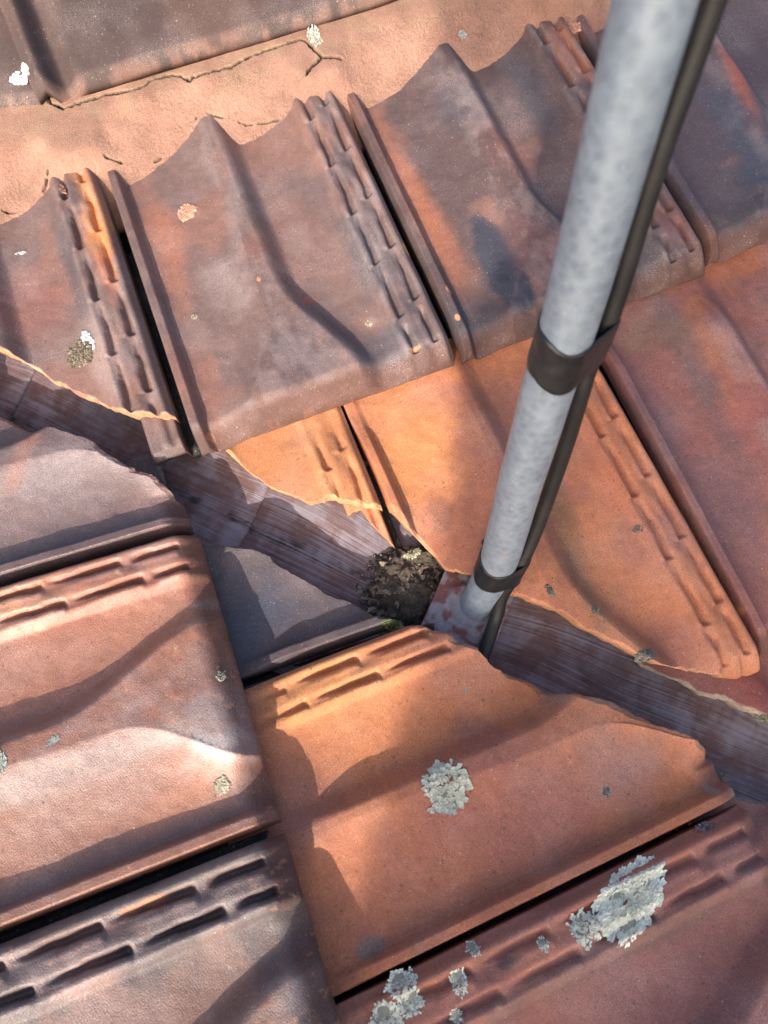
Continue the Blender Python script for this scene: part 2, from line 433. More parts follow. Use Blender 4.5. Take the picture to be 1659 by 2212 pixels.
CUT_1A = [(-120,700),(0,759),(45,779),(89,805),(113,826),(149,840),(170,856),(202,868),(247,889),(274,898),(303,910),(321,907),(342,911),(375,914),(393,918),(417,917)]
CUT_2A = [(480,962),(520,1000),(583,1048),(615,1058),(639,1068),(667,1084),(690,1081),(710,1072),(738,1081),(782,1091),(817,1097),(840,1102)]
CUT_2B = [(845,1098),(861,1112),(880,1135),(901,1155),(920,1177),(948,1208),(962,1230),(1021,1242),(1100,1286),(1128,1296),(1155,1309),(1202,1328),(1225,1344),(1239,1358),(1262,1370),(1317,1400),(1348,1418),(1392,1438),(1433,1447),(1468,1454),(1502,1459),(1555,1466),(1580,1460),(1602,1461)]
CUT_3A = [(1350,1405),(1392,1440),(1450,1466),(1473,1474),(1517,1503),(1542,1509),(1567,1514),(1593,1534),(1624,1543),(1659,1567),(1720,1590),(1800,1640)]
CUT_T0 = [(-60,880),(0,899),(30,912),(60,932),(95,938),(119,948),(179,968),(208,978),(235,1002),(268,1023),(309,1043),(342,1052),(357,1067),(372,1075),(390,1091),(405,1124),(417,1165)]
CUT_TX = [(380,1120),(420,1141),(460,1161),(520,1179),(551,1189),(583,1204),(607,1224),(678,1260),(710,1280),(750,1292),(797,1316),(825,1339),(905,1348)]
CUT_TY = [(870,1351),(885,1351),(908,1359),(944,1371),(970,1376),(982,1393),(1007,1402),(1028,1409),(1040,1423),(1068,1448),(1098,1462),(1139,1476),(1179,1500),(1229,1515),(1309,1537),(1354,1565),(1404,1590),(1479,1619),(1529,1660),(1579,1675),(1609,1714),(1612,1735),(1604,1755)]
CUT_3B = [(1309,1570),(1404,1620),(1500,1672),(1560,1700),(1609,1722),(1659,1732),(1720,1755),(1800,1780)]

GA = 'interlocking tiles on the upper slope'; GB = 'interlocking tiles on the lower left slope'
A1 = -.618; A2 = -.205; A3 = .185
B1 = -.585; B2 = -.182; B3 = .222
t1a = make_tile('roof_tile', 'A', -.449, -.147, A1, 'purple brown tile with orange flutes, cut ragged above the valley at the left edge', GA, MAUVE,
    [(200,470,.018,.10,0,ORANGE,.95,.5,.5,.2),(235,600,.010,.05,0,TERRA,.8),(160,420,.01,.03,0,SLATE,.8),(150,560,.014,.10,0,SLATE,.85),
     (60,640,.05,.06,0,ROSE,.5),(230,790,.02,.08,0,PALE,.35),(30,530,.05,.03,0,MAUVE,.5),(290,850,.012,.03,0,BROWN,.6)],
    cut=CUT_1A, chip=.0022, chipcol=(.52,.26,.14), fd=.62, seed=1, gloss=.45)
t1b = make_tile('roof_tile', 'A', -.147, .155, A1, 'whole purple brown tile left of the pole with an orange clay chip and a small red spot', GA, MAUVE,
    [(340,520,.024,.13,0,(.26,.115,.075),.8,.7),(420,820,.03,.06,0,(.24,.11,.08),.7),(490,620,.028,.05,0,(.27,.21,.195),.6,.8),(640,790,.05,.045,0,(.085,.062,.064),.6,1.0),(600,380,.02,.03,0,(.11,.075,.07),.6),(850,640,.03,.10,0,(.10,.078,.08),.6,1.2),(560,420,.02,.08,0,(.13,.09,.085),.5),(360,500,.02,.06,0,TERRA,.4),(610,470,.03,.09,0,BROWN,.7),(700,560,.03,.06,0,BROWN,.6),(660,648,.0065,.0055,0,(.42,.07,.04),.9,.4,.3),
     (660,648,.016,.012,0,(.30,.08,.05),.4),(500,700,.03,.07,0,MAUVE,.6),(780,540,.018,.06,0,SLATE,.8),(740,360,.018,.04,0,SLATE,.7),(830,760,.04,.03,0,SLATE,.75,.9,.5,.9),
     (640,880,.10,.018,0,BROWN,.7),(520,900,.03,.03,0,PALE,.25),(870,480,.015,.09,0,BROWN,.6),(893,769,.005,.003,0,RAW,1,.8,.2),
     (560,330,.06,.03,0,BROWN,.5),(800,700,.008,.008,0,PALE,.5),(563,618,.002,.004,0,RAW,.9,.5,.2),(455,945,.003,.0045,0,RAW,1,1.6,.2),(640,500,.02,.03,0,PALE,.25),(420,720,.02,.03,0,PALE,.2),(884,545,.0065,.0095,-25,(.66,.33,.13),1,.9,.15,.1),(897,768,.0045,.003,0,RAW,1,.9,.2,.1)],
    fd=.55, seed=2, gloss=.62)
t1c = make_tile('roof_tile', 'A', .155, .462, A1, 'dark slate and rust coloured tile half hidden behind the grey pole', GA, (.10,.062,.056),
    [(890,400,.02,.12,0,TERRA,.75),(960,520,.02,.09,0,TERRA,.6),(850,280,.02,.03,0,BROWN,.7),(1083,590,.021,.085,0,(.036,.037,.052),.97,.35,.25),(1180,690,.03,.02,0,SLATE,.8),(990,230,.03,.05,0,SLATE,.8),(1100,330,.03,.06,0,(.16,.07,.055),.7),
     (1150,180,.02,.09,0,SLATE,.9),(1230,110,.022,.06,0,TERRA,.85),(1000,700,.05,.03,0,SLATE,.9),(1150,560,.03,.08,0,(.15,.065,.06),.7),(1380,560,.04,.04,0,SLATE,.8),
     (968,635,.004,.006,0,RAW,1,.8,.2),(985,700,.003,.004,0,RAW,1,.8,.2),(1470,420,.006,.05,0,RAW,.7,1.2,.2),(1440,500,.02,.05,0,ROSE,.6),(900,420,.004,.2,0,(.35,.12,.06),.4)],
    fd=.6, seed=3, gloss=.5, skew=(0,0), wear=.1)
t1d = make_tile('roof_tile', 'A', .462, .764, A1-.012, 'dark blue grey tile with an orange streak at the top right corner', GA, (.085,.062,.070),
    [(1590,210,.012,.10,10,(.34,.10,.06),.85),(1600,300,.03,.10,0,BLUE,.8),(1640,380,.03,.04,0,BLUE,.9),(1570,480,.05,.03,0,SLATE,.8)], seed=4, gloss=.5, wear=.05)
t2a = make_tile('roof_tile', 'A', -.267, .022, A2, 'small bright orange cut piece of tile below the purple brown one', GA, (.48, .20, .088),
    [(560,1000,.04,.03,0,(.50,.20,.08),.6),(690,1000,.01,.08,0,(.60,.27,.12),.5),(640,940,.03,.01,0,MAUVE,.3)],
    cut=CUT_2A, chip=.004, chipcol=(.56,.30,.15), umin=.50, head=.5, fd=.6, seed=5, gloss=.25, patchcol=TERRA, patchamt=.1, wear=.1, vtop=-.08, cuth=.024)
t2b = make_tile('roof_tile', 'A', .022, .308, A2, 'orange tile behind the pole, cut diagonally along the valley', GA, (.47,.180,.088),
    [(900,950,.05,.10,0,ORANGE,.9,.7,.5,.2),(1000,1150,.05,.08,0,(.36,.135,.08),.7),(1120,1000,.04,.12,0,(.33,.135,.09),.6),(1330,1050,.022,.10,0,(.42,.15,.08),.8),(1240,1180,.016,.14,8,(.17,.11,.055),.65),
     (1300,1280,.02,.10,0,ORANGE,.35),(1150,1330,.05,.04,0,(.36,.14,.09),.5),(955,1100,.014,.02,0,DARK,.35,2.4),(1100,870,.04,.04,0,(.30,.13,.09),.6,1.6),
     (1180,1190,.025,.045,-10,DARK,.30,2.8),(1450,1390,.03,.03,0,ROSE,.6),(1380,1418,.018,.007,0,(.22,.19,.16),.7,1.1,.3),(1050,1000,.03,.05,0,(.36,.14,.09),.4),(870,1150,.02,.03,0,RAW,.6)],
    cut=CUT_2B, chip=.0018, chipcol=(.50,.24,.12), chipfn=lambda u: 1+6*ss(.30, .10, u), head=.5, fd=.5, seed=6, gloss=.28, patchcol=(.38,.15,.09), patchamt=.2, wear=.05, skew=(.012, 0))
t2c = make_tile('roof_tile', 'A', .308, .604, A2-.004, 'rose coloured tile with a grey streak at the right edge below the dark ones', GA, ROSE,
    [(1500,760,.018,.16,4,(.12,.092,.088),.6),(1400,900,.04,.10,0,(.17,.095,.10),.7),(1560,1100,.06,.08,0,(.19,.10,.10),.7),(1640,900,.04,.05,0,(.34,.11,.085),.7),(1420,700,.05,.03,0,(.22,.13,.085),.7),
     (1583,1330,.007,.012,0,RAW,1,.9,.3,.1),(1450,1050,.004,.30,0,(.07,.06,.065),.7)],
    head=.35, seed=7, gloss=.45, patchcol=TERRA, patchamt=.25, wear=0, L=.392)
t3a = make_tile('roof_tile', 'A', .165, .455, A3, 'red tile showing only a sliver at the right edge beside the valley', GA, (.34,.105,.075),
    [(1560,1450,.05,.04,0,(.22,.09,.075),.5)], cut=CUT_3A, chip=.003, chipcol=(.42,.32,.22), head=.3, seed=8, gloss=.25, patchcol=ROSE, patchamt=.4, wear=0, cuth=.010)

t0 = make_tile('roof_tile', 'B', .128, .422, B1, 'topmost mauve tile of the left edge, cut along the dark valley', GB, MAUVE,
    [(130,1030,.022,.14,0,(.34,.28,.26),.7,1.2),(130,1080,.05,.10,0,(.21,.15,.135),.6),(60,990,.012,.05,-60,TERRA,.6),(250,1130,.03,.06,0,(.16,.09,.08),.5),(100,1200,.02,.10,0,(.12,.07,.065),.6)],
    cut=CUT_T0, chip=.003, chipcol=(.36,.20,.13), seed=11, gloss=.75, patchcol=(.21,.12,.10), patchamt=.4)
tb1 = make_tile('roof_tile', 'B', -.166, .128, B1, 'orange and brown fluted tile in the middle of the left edge with a frosty white patch and painted sun sheen', GB, (.27,.115,.068),
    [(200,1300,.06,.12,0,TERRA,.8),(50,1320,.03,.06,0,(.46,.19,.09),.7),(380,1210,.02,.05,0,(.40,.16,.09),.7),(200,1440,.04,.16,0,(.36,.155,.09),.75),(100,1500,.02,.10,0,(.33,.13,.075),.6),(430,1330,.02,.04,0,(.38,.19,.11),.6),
     (200,1655,.017,.20,0,(.36,.27,.23),.75),(470,1540,.018,.030,0,PALE,.6,2.2),(490,1625,.018,.034,0,(.56,.52,.50),.85,1.9),(40,1700,.02,.08,0,(.33,.23,.19),.6),(400,1700,.03,.08,0,(.42,.17,.085),.7),(200,1720,.03,.10,0,(.30,.17,.125),.5),  # frost patch, and pale strips that paint the sun's silver sheen into the colour
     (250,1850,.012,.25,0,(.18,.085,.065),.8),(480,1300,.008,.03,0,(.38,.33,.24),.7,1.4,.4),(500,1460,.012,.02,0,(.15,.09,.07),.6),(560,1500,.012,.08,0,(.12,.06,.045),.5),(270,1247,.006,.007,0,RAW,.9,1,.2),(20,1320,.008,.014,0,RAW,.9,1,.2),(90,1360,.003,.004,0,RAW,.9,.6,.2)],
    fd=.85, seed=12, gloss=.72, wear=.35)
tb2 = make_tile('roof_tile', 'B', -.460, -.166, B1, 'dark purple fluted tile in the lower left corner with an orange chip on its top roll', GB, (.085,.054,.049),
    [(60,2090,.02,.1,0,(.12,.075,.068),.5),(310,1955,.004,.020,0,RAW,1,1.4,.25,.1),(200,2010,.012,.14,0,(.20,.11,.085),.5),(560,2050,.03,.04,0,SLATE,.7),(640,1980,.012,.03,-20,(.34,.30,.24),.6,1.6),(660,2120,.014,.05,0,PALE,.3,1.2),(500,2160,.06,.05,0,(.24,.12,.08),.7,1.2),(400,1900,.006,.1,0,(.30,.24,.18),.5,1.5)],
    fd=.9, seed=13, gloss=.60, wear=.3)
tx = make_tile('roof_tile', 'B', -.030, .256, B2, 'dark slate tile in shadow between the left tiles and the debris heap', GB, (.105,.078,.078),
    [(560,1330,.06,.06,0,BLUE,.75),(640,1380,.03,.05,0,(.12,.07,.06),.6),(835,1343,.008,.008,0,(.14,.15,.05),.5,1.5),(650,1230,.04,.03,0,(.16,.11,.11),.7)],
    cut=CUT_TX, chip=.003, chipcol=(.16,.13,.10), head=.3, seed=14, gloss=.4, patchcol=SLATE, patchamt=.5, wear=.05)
ty = make_tile('roof_tile', 'B', -.298, -.028, B2, 'large orange tile below the debris heap carrying a round grey lichen', GB, (.46,.168,.075),
    [(700,1480,.05,.07,0,(.56,.24,.095),.9,.8,.5,.2),(820,1560,.05,.07,0,(.52,.20,.085),.7),(1000,1450,.04,.05,0,(.46,.175,.085),.6),(1000,1800,.08,.10,0,(.36,.14,.09),.5),(650,1750,.06,.05,0,(.30,.115,.075),.6),(1150,1750,.08,.10,0,ROSE,.75),(1350,1650,.04,.05,0,(.27,.14,.11),.7),
     (1370,1650,.020,.020,0,(.36,.19,.15),.5,1.0),(900,1950,.06,.12,0,(.36,.13,.08),.6),(1550,1690,.02,.03,0,(.30,.12,.09),.7),(800,2050,.008,.014,0,(.20,.15,.13),.8,1.2,.3),(1200,1500,.02,.012,0,(.26,.19,.16),.5,1.6),
     (1310,1710,.005,.006,0,(.28,.24,.2),.8,.8,.3),(1010,1488,.004,.004,0,(.3,.24,.18),.8,.8,.3),(1530,1710,.005,.006,0,(.28,.24,.2),.8,1.2,.3),(990,1560,.012,.012,0,DARK,.2,2.4),(1590,1720,.01,.01,0,(.34,.28,.2),.6,1.6)],
    cut=CUT_TY, chip=.0035, chipcol=(.38,.20,.12), head=.35, fd=.7, seed=15, gloss=.28, patchcol=(.38,.145,.085), patchamt=.2, wear=.05, skew=(.012, 0))
tz = make_tile('roof_tile', 'B', -.590, -.296, B2, 'rust red tile in the lower right corner dotted with pale green lichen', GB, (.33,.125,.085),
    [(1300,1950,.02,.16,-12,(.46,.17,.09),.6),(1500,2100,.10,.12,0,(.25,.105,.085),.8),(900,2130,.03,.10,0,(.42,.16,.09),.6),(1300,2070,.012,.2,0,(.15,.09,.07),.6),(1100,2078,.006,.014,0,(.05,.04,.04),.7,1.6,.3),(1600,1850,.04,.05,0,(.20,.11,.10),.5),(1080,2010,.006,.05,0,(.48,.18,.10),.5)],
    head=.35, fd=.38, seed=16, gloss=.4, patchcol=ROSE, patchamt=.4, wear=0, skew=(.012, 0), umax=.974)
t3b = make_tile('roof_tile', 'B', -.46, -.175, B3, 'reddish tile sliver at the right edge under the cut orange tile', GB, (.27,.12,.095), [],
    cut=CUT_3B, chip=.003, chipcol=(.25,.2,.16), head=.3, seed=17, gloss=.3, patchcol=ROSE, patchamt=.4, wear=0, cuth=.010, vtop=-.10)
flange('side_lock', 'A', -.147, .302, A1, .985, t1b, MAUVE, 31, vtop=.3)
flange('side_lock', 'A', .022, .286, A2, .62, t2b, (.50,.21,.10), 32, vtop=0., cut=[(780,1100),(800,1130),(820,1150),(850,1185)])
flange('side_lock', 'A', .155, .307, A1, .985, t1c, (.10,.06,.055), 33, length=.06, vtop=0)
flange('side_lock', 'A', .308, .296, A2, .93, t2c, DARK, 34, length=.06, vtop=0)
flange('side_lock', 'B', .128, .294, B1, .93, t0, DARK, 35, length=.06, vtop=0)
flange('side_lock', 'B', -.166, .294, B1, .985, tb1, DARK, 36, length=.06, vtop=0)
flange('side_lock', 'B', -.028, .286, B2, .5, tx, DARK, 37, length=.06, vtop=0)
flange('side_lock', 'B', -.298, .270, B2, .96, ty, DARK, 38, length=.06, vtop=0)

# ------------------------------------------------------------------ the valley: glazed trough sections
def vpt(s, t, h=0):      # s across the valley, t down along it
    s = np.asarray(s, float); t = np.asarray(t, float)
    hz = (np.sqrt(s*s+.013**2)-.015)*math.tan(TH)/math.sqrt(2)*1.45-.0035
    return s[..., None]*VSD+t[..., None]*VAL+(hz+h)[..., None]*np.array([0,0,1.])
def valley_section(t0_, t1_, lift, label, seed, skew=0.):
    s = np.arange(-.125, .125, .0018); n = max(8, int((t1_-t0_)/.002)); tt = np.linspace(0, 1, n)
    S, T = np.meshgrid(s, tt); Tm = t0_+skew*S*0+(t1_+skew*S-t0_)*T
    h = -.018+lift*T+(fbm(S*40, Tm*25, seed, 3)-.5)*.0015+(fbm(S*700, Tm*20, seed, 3)-.5)*.0008-.0015*ss(.012, 0, (1-T)*(t1_-t0_))
    P = vpt(S, Tm, h)
    C = np.array((.155,.080,.068))*np.ones(S.shape+(1,))
    n1 = fbm(S*30, Tm*18, seed+4, 4)[..., None]; C = C*(.65+.7*n1)
    k = ss(.45, .65, fbm(S*60, Tm*14, seed+6, 4))[..., None]*.5; C = C*(1-k)+np.array((.19,.145,.155))*k
    cr = np.abs(S-np.interp(Tm, [CR0[1], CR1[1]], [CR0[0], CR1[0]])+.006*(fbm(S*0, Tm*20, 5, 2)-.5))
    k = (ss(.0075, .0010, cr+.014*(fbm(S*250, Tm*120, seed+8, 4)-.45))*ss(.32, .42, fbm(Tm*26, S*0, 3, 3)))[..., None]*.95*float(seed in (2, 3))
    C = C*(1-k)+np.array((.022,.020,.014))*k
    nr, nc = S.shape; Cc = np.concatenate([C, np.ones(S.shape+(1,))], -1).reshape(-1, 4)
    bot = vpt(S, Tm, h-.010)
    F = gridfaces(nr, nc).tolist()+(gridfaces(nr, nc, True)+nr*nc).tolist()
    idx = np.arange(nr*nc).reshape(nr, nc)
    loop = np.concatenate([idx[0, :], idx[1:, -1], idx[-1, -2::-1], idx[-2:0:-1, 0]]); nx = np.roll(loop, -1)
    F += np.stack([nx, loop, loop+nr*nc, nx+nr*nc], -1).tolist()
    uv = np.stack([Tm+seed, S+.016*(fbm(S*7, Tm*5, seed+31, 2)-.5)], -1).reshape(-1, 2)
    # fan the brush strokes out towards one flank
    uv[:, 1] += (.25*np.clip(S, 0, 1)*np.sin(Tm*9+seed*2.1)).ravel()
    org = VAL*(t0_+t1_)/2
    me = mesh_np('valley_tile', np.concatenate([P.reshape(-1, 3), bot.reshape(-1, 3)]), F, True, np.concatenate([Cc, Cc]), np.concatenate([uv, uv]), org)
    bm = bmesh.new(); bm.from_mesh(me); bmesh.ops.recalc_face_normals(bm, faces=bm.faces); bm.to_mesh(me); bm.free()
    o = link('valley_tile', me, MT_GUTTER, loc=org)
    tag(o, label, 'valley tile', 'glazed trough sections of the valley'); return o
def vt(x, y):
    n = VNR; d = ray(x, y); q = CAM+d*((-.012-CAM@n)/(d@n)); return q@VSD, q@VAL
CR0 = vt(470, 1100); CR1 = vt(760, 1235)
s_a = vt(45, 848)[1]; s_b = vt(545, 1112)[1]
valley_section(s_a-.35, s_a, .006, 'short end of a brushed brown trough piece at the left edge', 1)
valley_section(s_a-.03, s_b, .006, 'long brushed trough piece in shadow left of the dark seam', 2)
PLS, PLT = vt(1003, 1332)
valley_section(s_b-.03, PLT+.005, .006, 'brushed trough piece partly in bright sun, running under the debris and steel plate', 3)
valley_section(PLT-.025, s_b+.75, .0, 'blue grey streaked trough piece leaving at the right edge', 4)

# ------------------------------------------------------------------ mortar bed and ridge caps
ML = lambda a: np.interp(a, [-.30,-.166,.229,.5,.8], [-.712,-.676,-.672,-.69,-.73])
CRACKS = [[(95,190),(105,215),(120,220),(134,232)],[(135,230),(160,222),(225,200),(290,190),(315,180),(320,172),(330,167),(370,157),(388,162),(410,175)],[(410,175),(420,165),(450,155),(480,150),(500,145),(520,132),(545,117),(575,107),(600,98),(640,86),(652,84),(662,92),(672,106),(695,134),(715,139),(735,138)],
          [(695,140),(675,160),(665,178)],[(445,240),(462,246),(480,251)],[(515,260),(530,265),(560,262),(600,254)],[(0,450),(14,455),(30,456)],[(418,262),(424,250)],[(104,370),(96,400),(84,420)],[(230,343),(262,348)],[(330,345),(345,334)]]
def mortar():
    a = np.arange(-.42, .80, .0010); n = 190; tt = np.linspace(0, 1, n)
    A, T = np.meshgrid(a, tt); D0 = ML(A)-.03; D = D0+(-.535-D0)*T
    wob = (fbm(A*14, D*4, 3, 4)-.5)*.007
    pack = sum(.016*np.exp(-((A-(xj-.022))/.034)**4) for xj in (-.147, .155, .462))*ss(-.585, -.612, D)
    H = .0090+pack+.45*np.clip(-.574+wob-D, -.1, .2)+(fbm(A*30, D*30, 4, 3)-.5)*.0035+(fbm(A*420, D*420, 6, 3)-.5)*.0016
    HL = .043+(fbm(A*60, D*60, 14, 3)-.5)*.001; H = HL-np.logaddexp(0, (HL-H)*450)/450*1.0 if False else .5*(H+HL-np.sqrt((H-HL)**2+.004**2))
    C = np.array((.33,.178,.122))*np.ones(A.shape+(1,)); k = (ss(.45, .7, fbm(A*18, D*18, 8, 4))*.5)[..., None]; C = C*(1-k)+np.array((.29,.142,.098))*k
    edge = ss(.05, .0, np.abs(D-ML(A)-.018))[..., None]*ss(.45, .7, fbm(A*50, D*60, 12, 4))[..., None]*.22; C = C*(1-edge)+np.array((.34,.27,.15))*edge
    P = np.stack([A, D], -1)
    for ci, pl in enumerate(CRACKS):
        q = [on('A', x, y, .03) for x, y in pl]; q = [on('A', x, y, .009+.45*(-.574-p_[1])) for (x, y), p_ in zip(pl, q)]; q = [on('A', x, y, .009+.45*(-.574-p_[1])) for (x, y), p_ in zip(pl, q)]
        dm = np.full(A.shape, 9.)
        for p0, p1 in zip(q[:-1], q[1:]):
            e = p1-p0; t = np.clip(((P-p0)@e)/(e@e), 0, 1); dm = np.minimum(dm, np.linalg.norm(P-p0-t[..., None]*e, axis=-1))
        dm = dm+(fbm(A*220, D*220, 9+ci, 4)-.5)*.0042
        wdt = .0024 if ci in (0, 1, 2, 3) else .0012
        g = ss(wdt, .0, dm); H = H-.009*g; cm_ = np.clip(g*2.2, 0, 1)[..., None]
        g2 = (ss(.006, .001, dm)*.25*ss(.4, .6, fbm(A*60, D*60, 13+ci, 3)))[..., None]; C = C*(1-g2)+np.array((.33,.27,.16))*g2; C = C*(1-.96*cm_)
        # one side of a crack stands slightly proud
    Cc = np.concatenate([C, np.ones(A.shape+(1,))], -1).reshape(-1, 4)
    nr, nc = A.shape; top = W('A', A, D, H); bot = W('A', A, D, H*0-.02)
    F = gridfaces(nr, nc, True).tolist()+(gridfaces(nr, nc)+nr*nc).tolist()
    idx = np.arange(nr*nc).reshape(nr, nc); loop = np.concatenate([idx[0, :], idx[1:, -1], idx[-1, -2::-1], idx[-2:0:-1, 0]]); nx = np.roll(loop, -1)
    F += np.stack([loop, nx, nx+nr*nc, loop+nr*nc], -1).tolist()
    org = W('A', .2, -.65, 0.)
    me = mesh_np('mortar_bed', np.concatenate([top.reshape(-1, 3), bot.reshape(-1, 3)]), F, True, np.concatenate([Cc, Cc]), None, org)
    return tag(link('mortar_bed', me, MT_MORTAR, loc=org), 'cracked salmon pink mortar bed between the top tiles and the ridge caps', 'mortar bed')
mortar()

def ridge_cap(a0, a1, lift, label, seed, rib):
    a = np.arange(a0, a1, .002); tt = np.linspace(0, 1, 150); A, T = np.meshgrid(a, tt)
    DE = ML(A)+.0; D = DE-T*.30
    x = DE-D
    H = .056+lift+.30*x-.35*x*x+(fbm(A*18, D*18, seed, 3)-.5)*.004
    H = H-.010*np.clip((.010-x)/.010, 0, 1)**2
    if rib:   # raised bead where the cap laps over its neighbour
        q = A-(a0+.004); H = H+.013*np.exp(-((q-.010)/.009)**2)-.014*np.exp(-((q-.032)/.011)**2)
    C = np.array((.066,.043,.038))*np.ones(A.shape+(1,)); n = fbm(A*12, D*12, seed+3, 4)[..., None]; C = C*(.7+.6*n)
    k = ss(.5, .75, fbm(A*9, D*9, seed+9, 3))[..., None]*.5; C = C*(1-k)+np.array((.12,.07,.055))*k
    k = (ss(.012, .0, x)*ss(.4, .6, fbm(A*80, D*80, seed, 3)))[..., None]*.35; C = C*(1-k)+np.array((.34,.18,.13))*k
    Cc = np.concatenate([C, np.full(A.shape+(1,), .35)], -1).reshape(-1, 4)
    nr, nc = A.shape; top = W('A', A, D, H); bot = W('A', A, D, H-.012)
    F = gridfaces(nr, nc).tolist()+(gridfaces(nr, nc, True)+nr*nc).tolist()
    idx = np.arange(nr*nc).reshape(nr, nc); loop = np.concatenate([idx[0, :], idx[1:, -1], idx[-1, -2::-1], idx[-2:0:-1, 0]]); nx = np.roll(loop, -1)
    F += np.stack([loop, nx, nx+nr*nc, loop+nr*nc], -1)[:, ::-1].tolist()
    org = W('A', (a0+a1)/2, -.75, 0.); uv = np.stack([A, D], -1).reshape(-1, 2)
    me = mesh_np('ridge_cap', np.concatenate([top.reshape(-1, 3), bot.reshape(-1, 3)]), F, True, np.concatenate([Cc, Cc]), np.concatenate([uv, uv]), org)
    bm = bmesh.new(); bm.from_mesh(me); bmesh.ops.recalc_face_normals(bm, faces=bm.faces); bm.to_mesh(me); bm.free()
    return tag(link('ridge_cap', me, MT_TILE, loc=org), label, 'ridge tile', 'ridge caps bedded on the mortar')
ridge_cap(-.188, .30, .006, 'wide mottled purple brown ridge cap along the top left, right of the groove', 3, True)
ridge_cap(-.60, -.178, -.004, 'ridge cap in the top left corner, left of the dark groove', 5, False)

# ------------------------------------------------------------------ dark deck, wall and ground under the tiles
def slab(side, a0, a1, d0, d1, name):
    h = -.045
    P = [W(side, a, d, hh) for hh in (h, h-.03) for a, d in ((a0,d0),(a1,d0),(a1,d1),(a0,d1))]
    F = [(0,1,2,3),(7,6,5,4),(0,4,5,1),(1,5,6,2),(2,6,7,3),(3,7,4,0)]
    me = mesh_np(name, P, F, False); return tag(link(name, me, MT_DECK), None, None, None, 'structure')
slab('A', -1.0, 1.2, -1.0, .9, 'roof_deck'); slab('B', -1.0, .9, -1.0, 1.1, 'roof_deck')
me = mesh_np('ground', [(-60,-60,-5),(60,-60,-5),(60,60,-5),(-60,60,-5)], [(0,1,2,3)], False)
tag(link('ground', me, MT_GRND), kind='structure')

# ------------------------------------------------------------------ mast, plate, tapes, cable
def tube(pts, rad, seg=40, cap=True):
    pts = [np.array(p, float) for p in pts]; n = len(pts); V = []; F = []
    up = None
    for i, p in enumerate(pts):
        t = pts[min(i+1, n-1)]-pts[max(i-1, 0)]; t /= np.linalg.norm(t)
        if up is None: up = np.cross(t, [0.3, .8, .1]); up /= np.linalg.norm(up)
        up = up-t*(up@t); up /= np.linalg.norm(up); bi = np.cross(t, up)
        r = rad[i] if hasattr(rad, '__len__') else rad
        for k in range(seg):
            a = 2*math.pi*k/seg; V.append(p+r*(math.cos(a)*up+math.sin(a)*bi))
    for i in range(n-1):
        for k in range(seg):
            F.append((i*seg+k, i*seg+(k+1) % seg, (i+1)*seg+(k+1) % seg, (i+1)*seg+k))
    if cap: F.append(tuple(range(seg))[::-1]); F.append(tuple(range((n-1)*seg, n*seg)))
    return V, F
def spline(P, m=12):
    P = [np.array(p, float) for p in P]; out = []
    for i in range(len(P)-1):
        p0 = P[max(i-1, 0)]; p1 = P[i]; p2 = P[i+1]; p3 = P[min(i+2, len(P)-1)]
        for k in range(m):
            t = k/m; out.append(.5*((2*p1)+(-p0+p2)*t+(2*p0-5*p1+4*p2-p3)*t*t+(-p0+3*p1-3*p2+p3)*t**3))
    out.append(P[-1]); return out
def inv(y): return 3.25+(1.285-3.25)*y/1338.
AX = [(1017,1328),(1034,1298),(1058,1252),(1078,1208),(1095,1151),(1122,1050),(1159,926),(1184,837),(1237,670),(1324,345),(1414,0)]
PR = .0182
AXP = [ondepth(x, y, 1/inv(y)) for x, y in AX]
tdir = AXP[-1]-AXP[-3]; tdir /= np.linalg.norm(tdir)
AXP += [AXP[-1]+tdir*.35, AXP[-1]+tdir*1.1]
_b = AXP[0]; AXP = [_b-np.array([0,0,1.])*.05+(_b-AXP[1])*.3]+AXP
axis = spline(AXP)
cs, ct = .004, .058
plate_c = (on('B', 1003, 1330, -.004)); 
sP, tP = vt(1003, 1332)
pc = sP*VSD+tP*VAL+np.array([0,0,.001])
mast = bpy.data.objects.new('antenna_mast', None); SC.collection.objects.link(mast); mast.location = pc
tag(mast, 'galvanised grey steel pole with black tape bands on a square plate', 'pole')
def part(name, V, F, mat, parent, smooth=True, col=None):
    me = mesh_np(name, V, F, smooth, col, None, np.array(parent.location)); o = link(name, me, mat); o.parent = parent
    return o
V, F = tube(axis, PR, 64); part('pole', V, F, MT_ZINC, mast)
# square plate lying in the valley, turned with it
hw = .0385
bm = bmesh.new()
n = 60; gs = np.linspace(-hw, hw, n); S, T = np.meshgrid(gs, gs)
r_ = np.hypot(S-.002, T-.004)
base0 = AXP[1]-np.array([.004,-.002,.0]); bs, bt = (base0-pc)@VSD, (base0-pc)@VAL
r_ = np.hypot((S-bs)*1.0, (T-bt)*.9)
Hh = .004+(fbm(S*90, T*90, 2, 4)-.5)*.0008+.0035*np.exp(-((r_-.0235)/.0045)**2)*(.6+.8*fbm(S*200, T*200, 5, 3))
top = pc+S[..., None]*VSD+T[..., None]*VAL+Hh[..., None]*VNR; bot = pc+S[..., None]*VSD+T[..., None]*VAL-.002*VNR
C = np.array((.21,.080,.066))*np.ones(S.shape+(1,)); C = C*(.7+.6*fbm(S*60, T*60, 3, 4))[..., None]
k = (ss(.46, .62, fbm(S*85+3, T*85, 9, 5)+.10*ss(.033, .018, r_)+.08*ss(0, .035, T)+.04)*.85)[..., None]; C = C*(1-k)+np.array((.29,.28,.30))*k
Cc = np.concatenate([C, np.ones(S.shape+(1,))], -1).reshape(-1, 4)
F = gridfaces(n, n).tolist()+(gridfaces(n, n, True)+n*n).tolist()
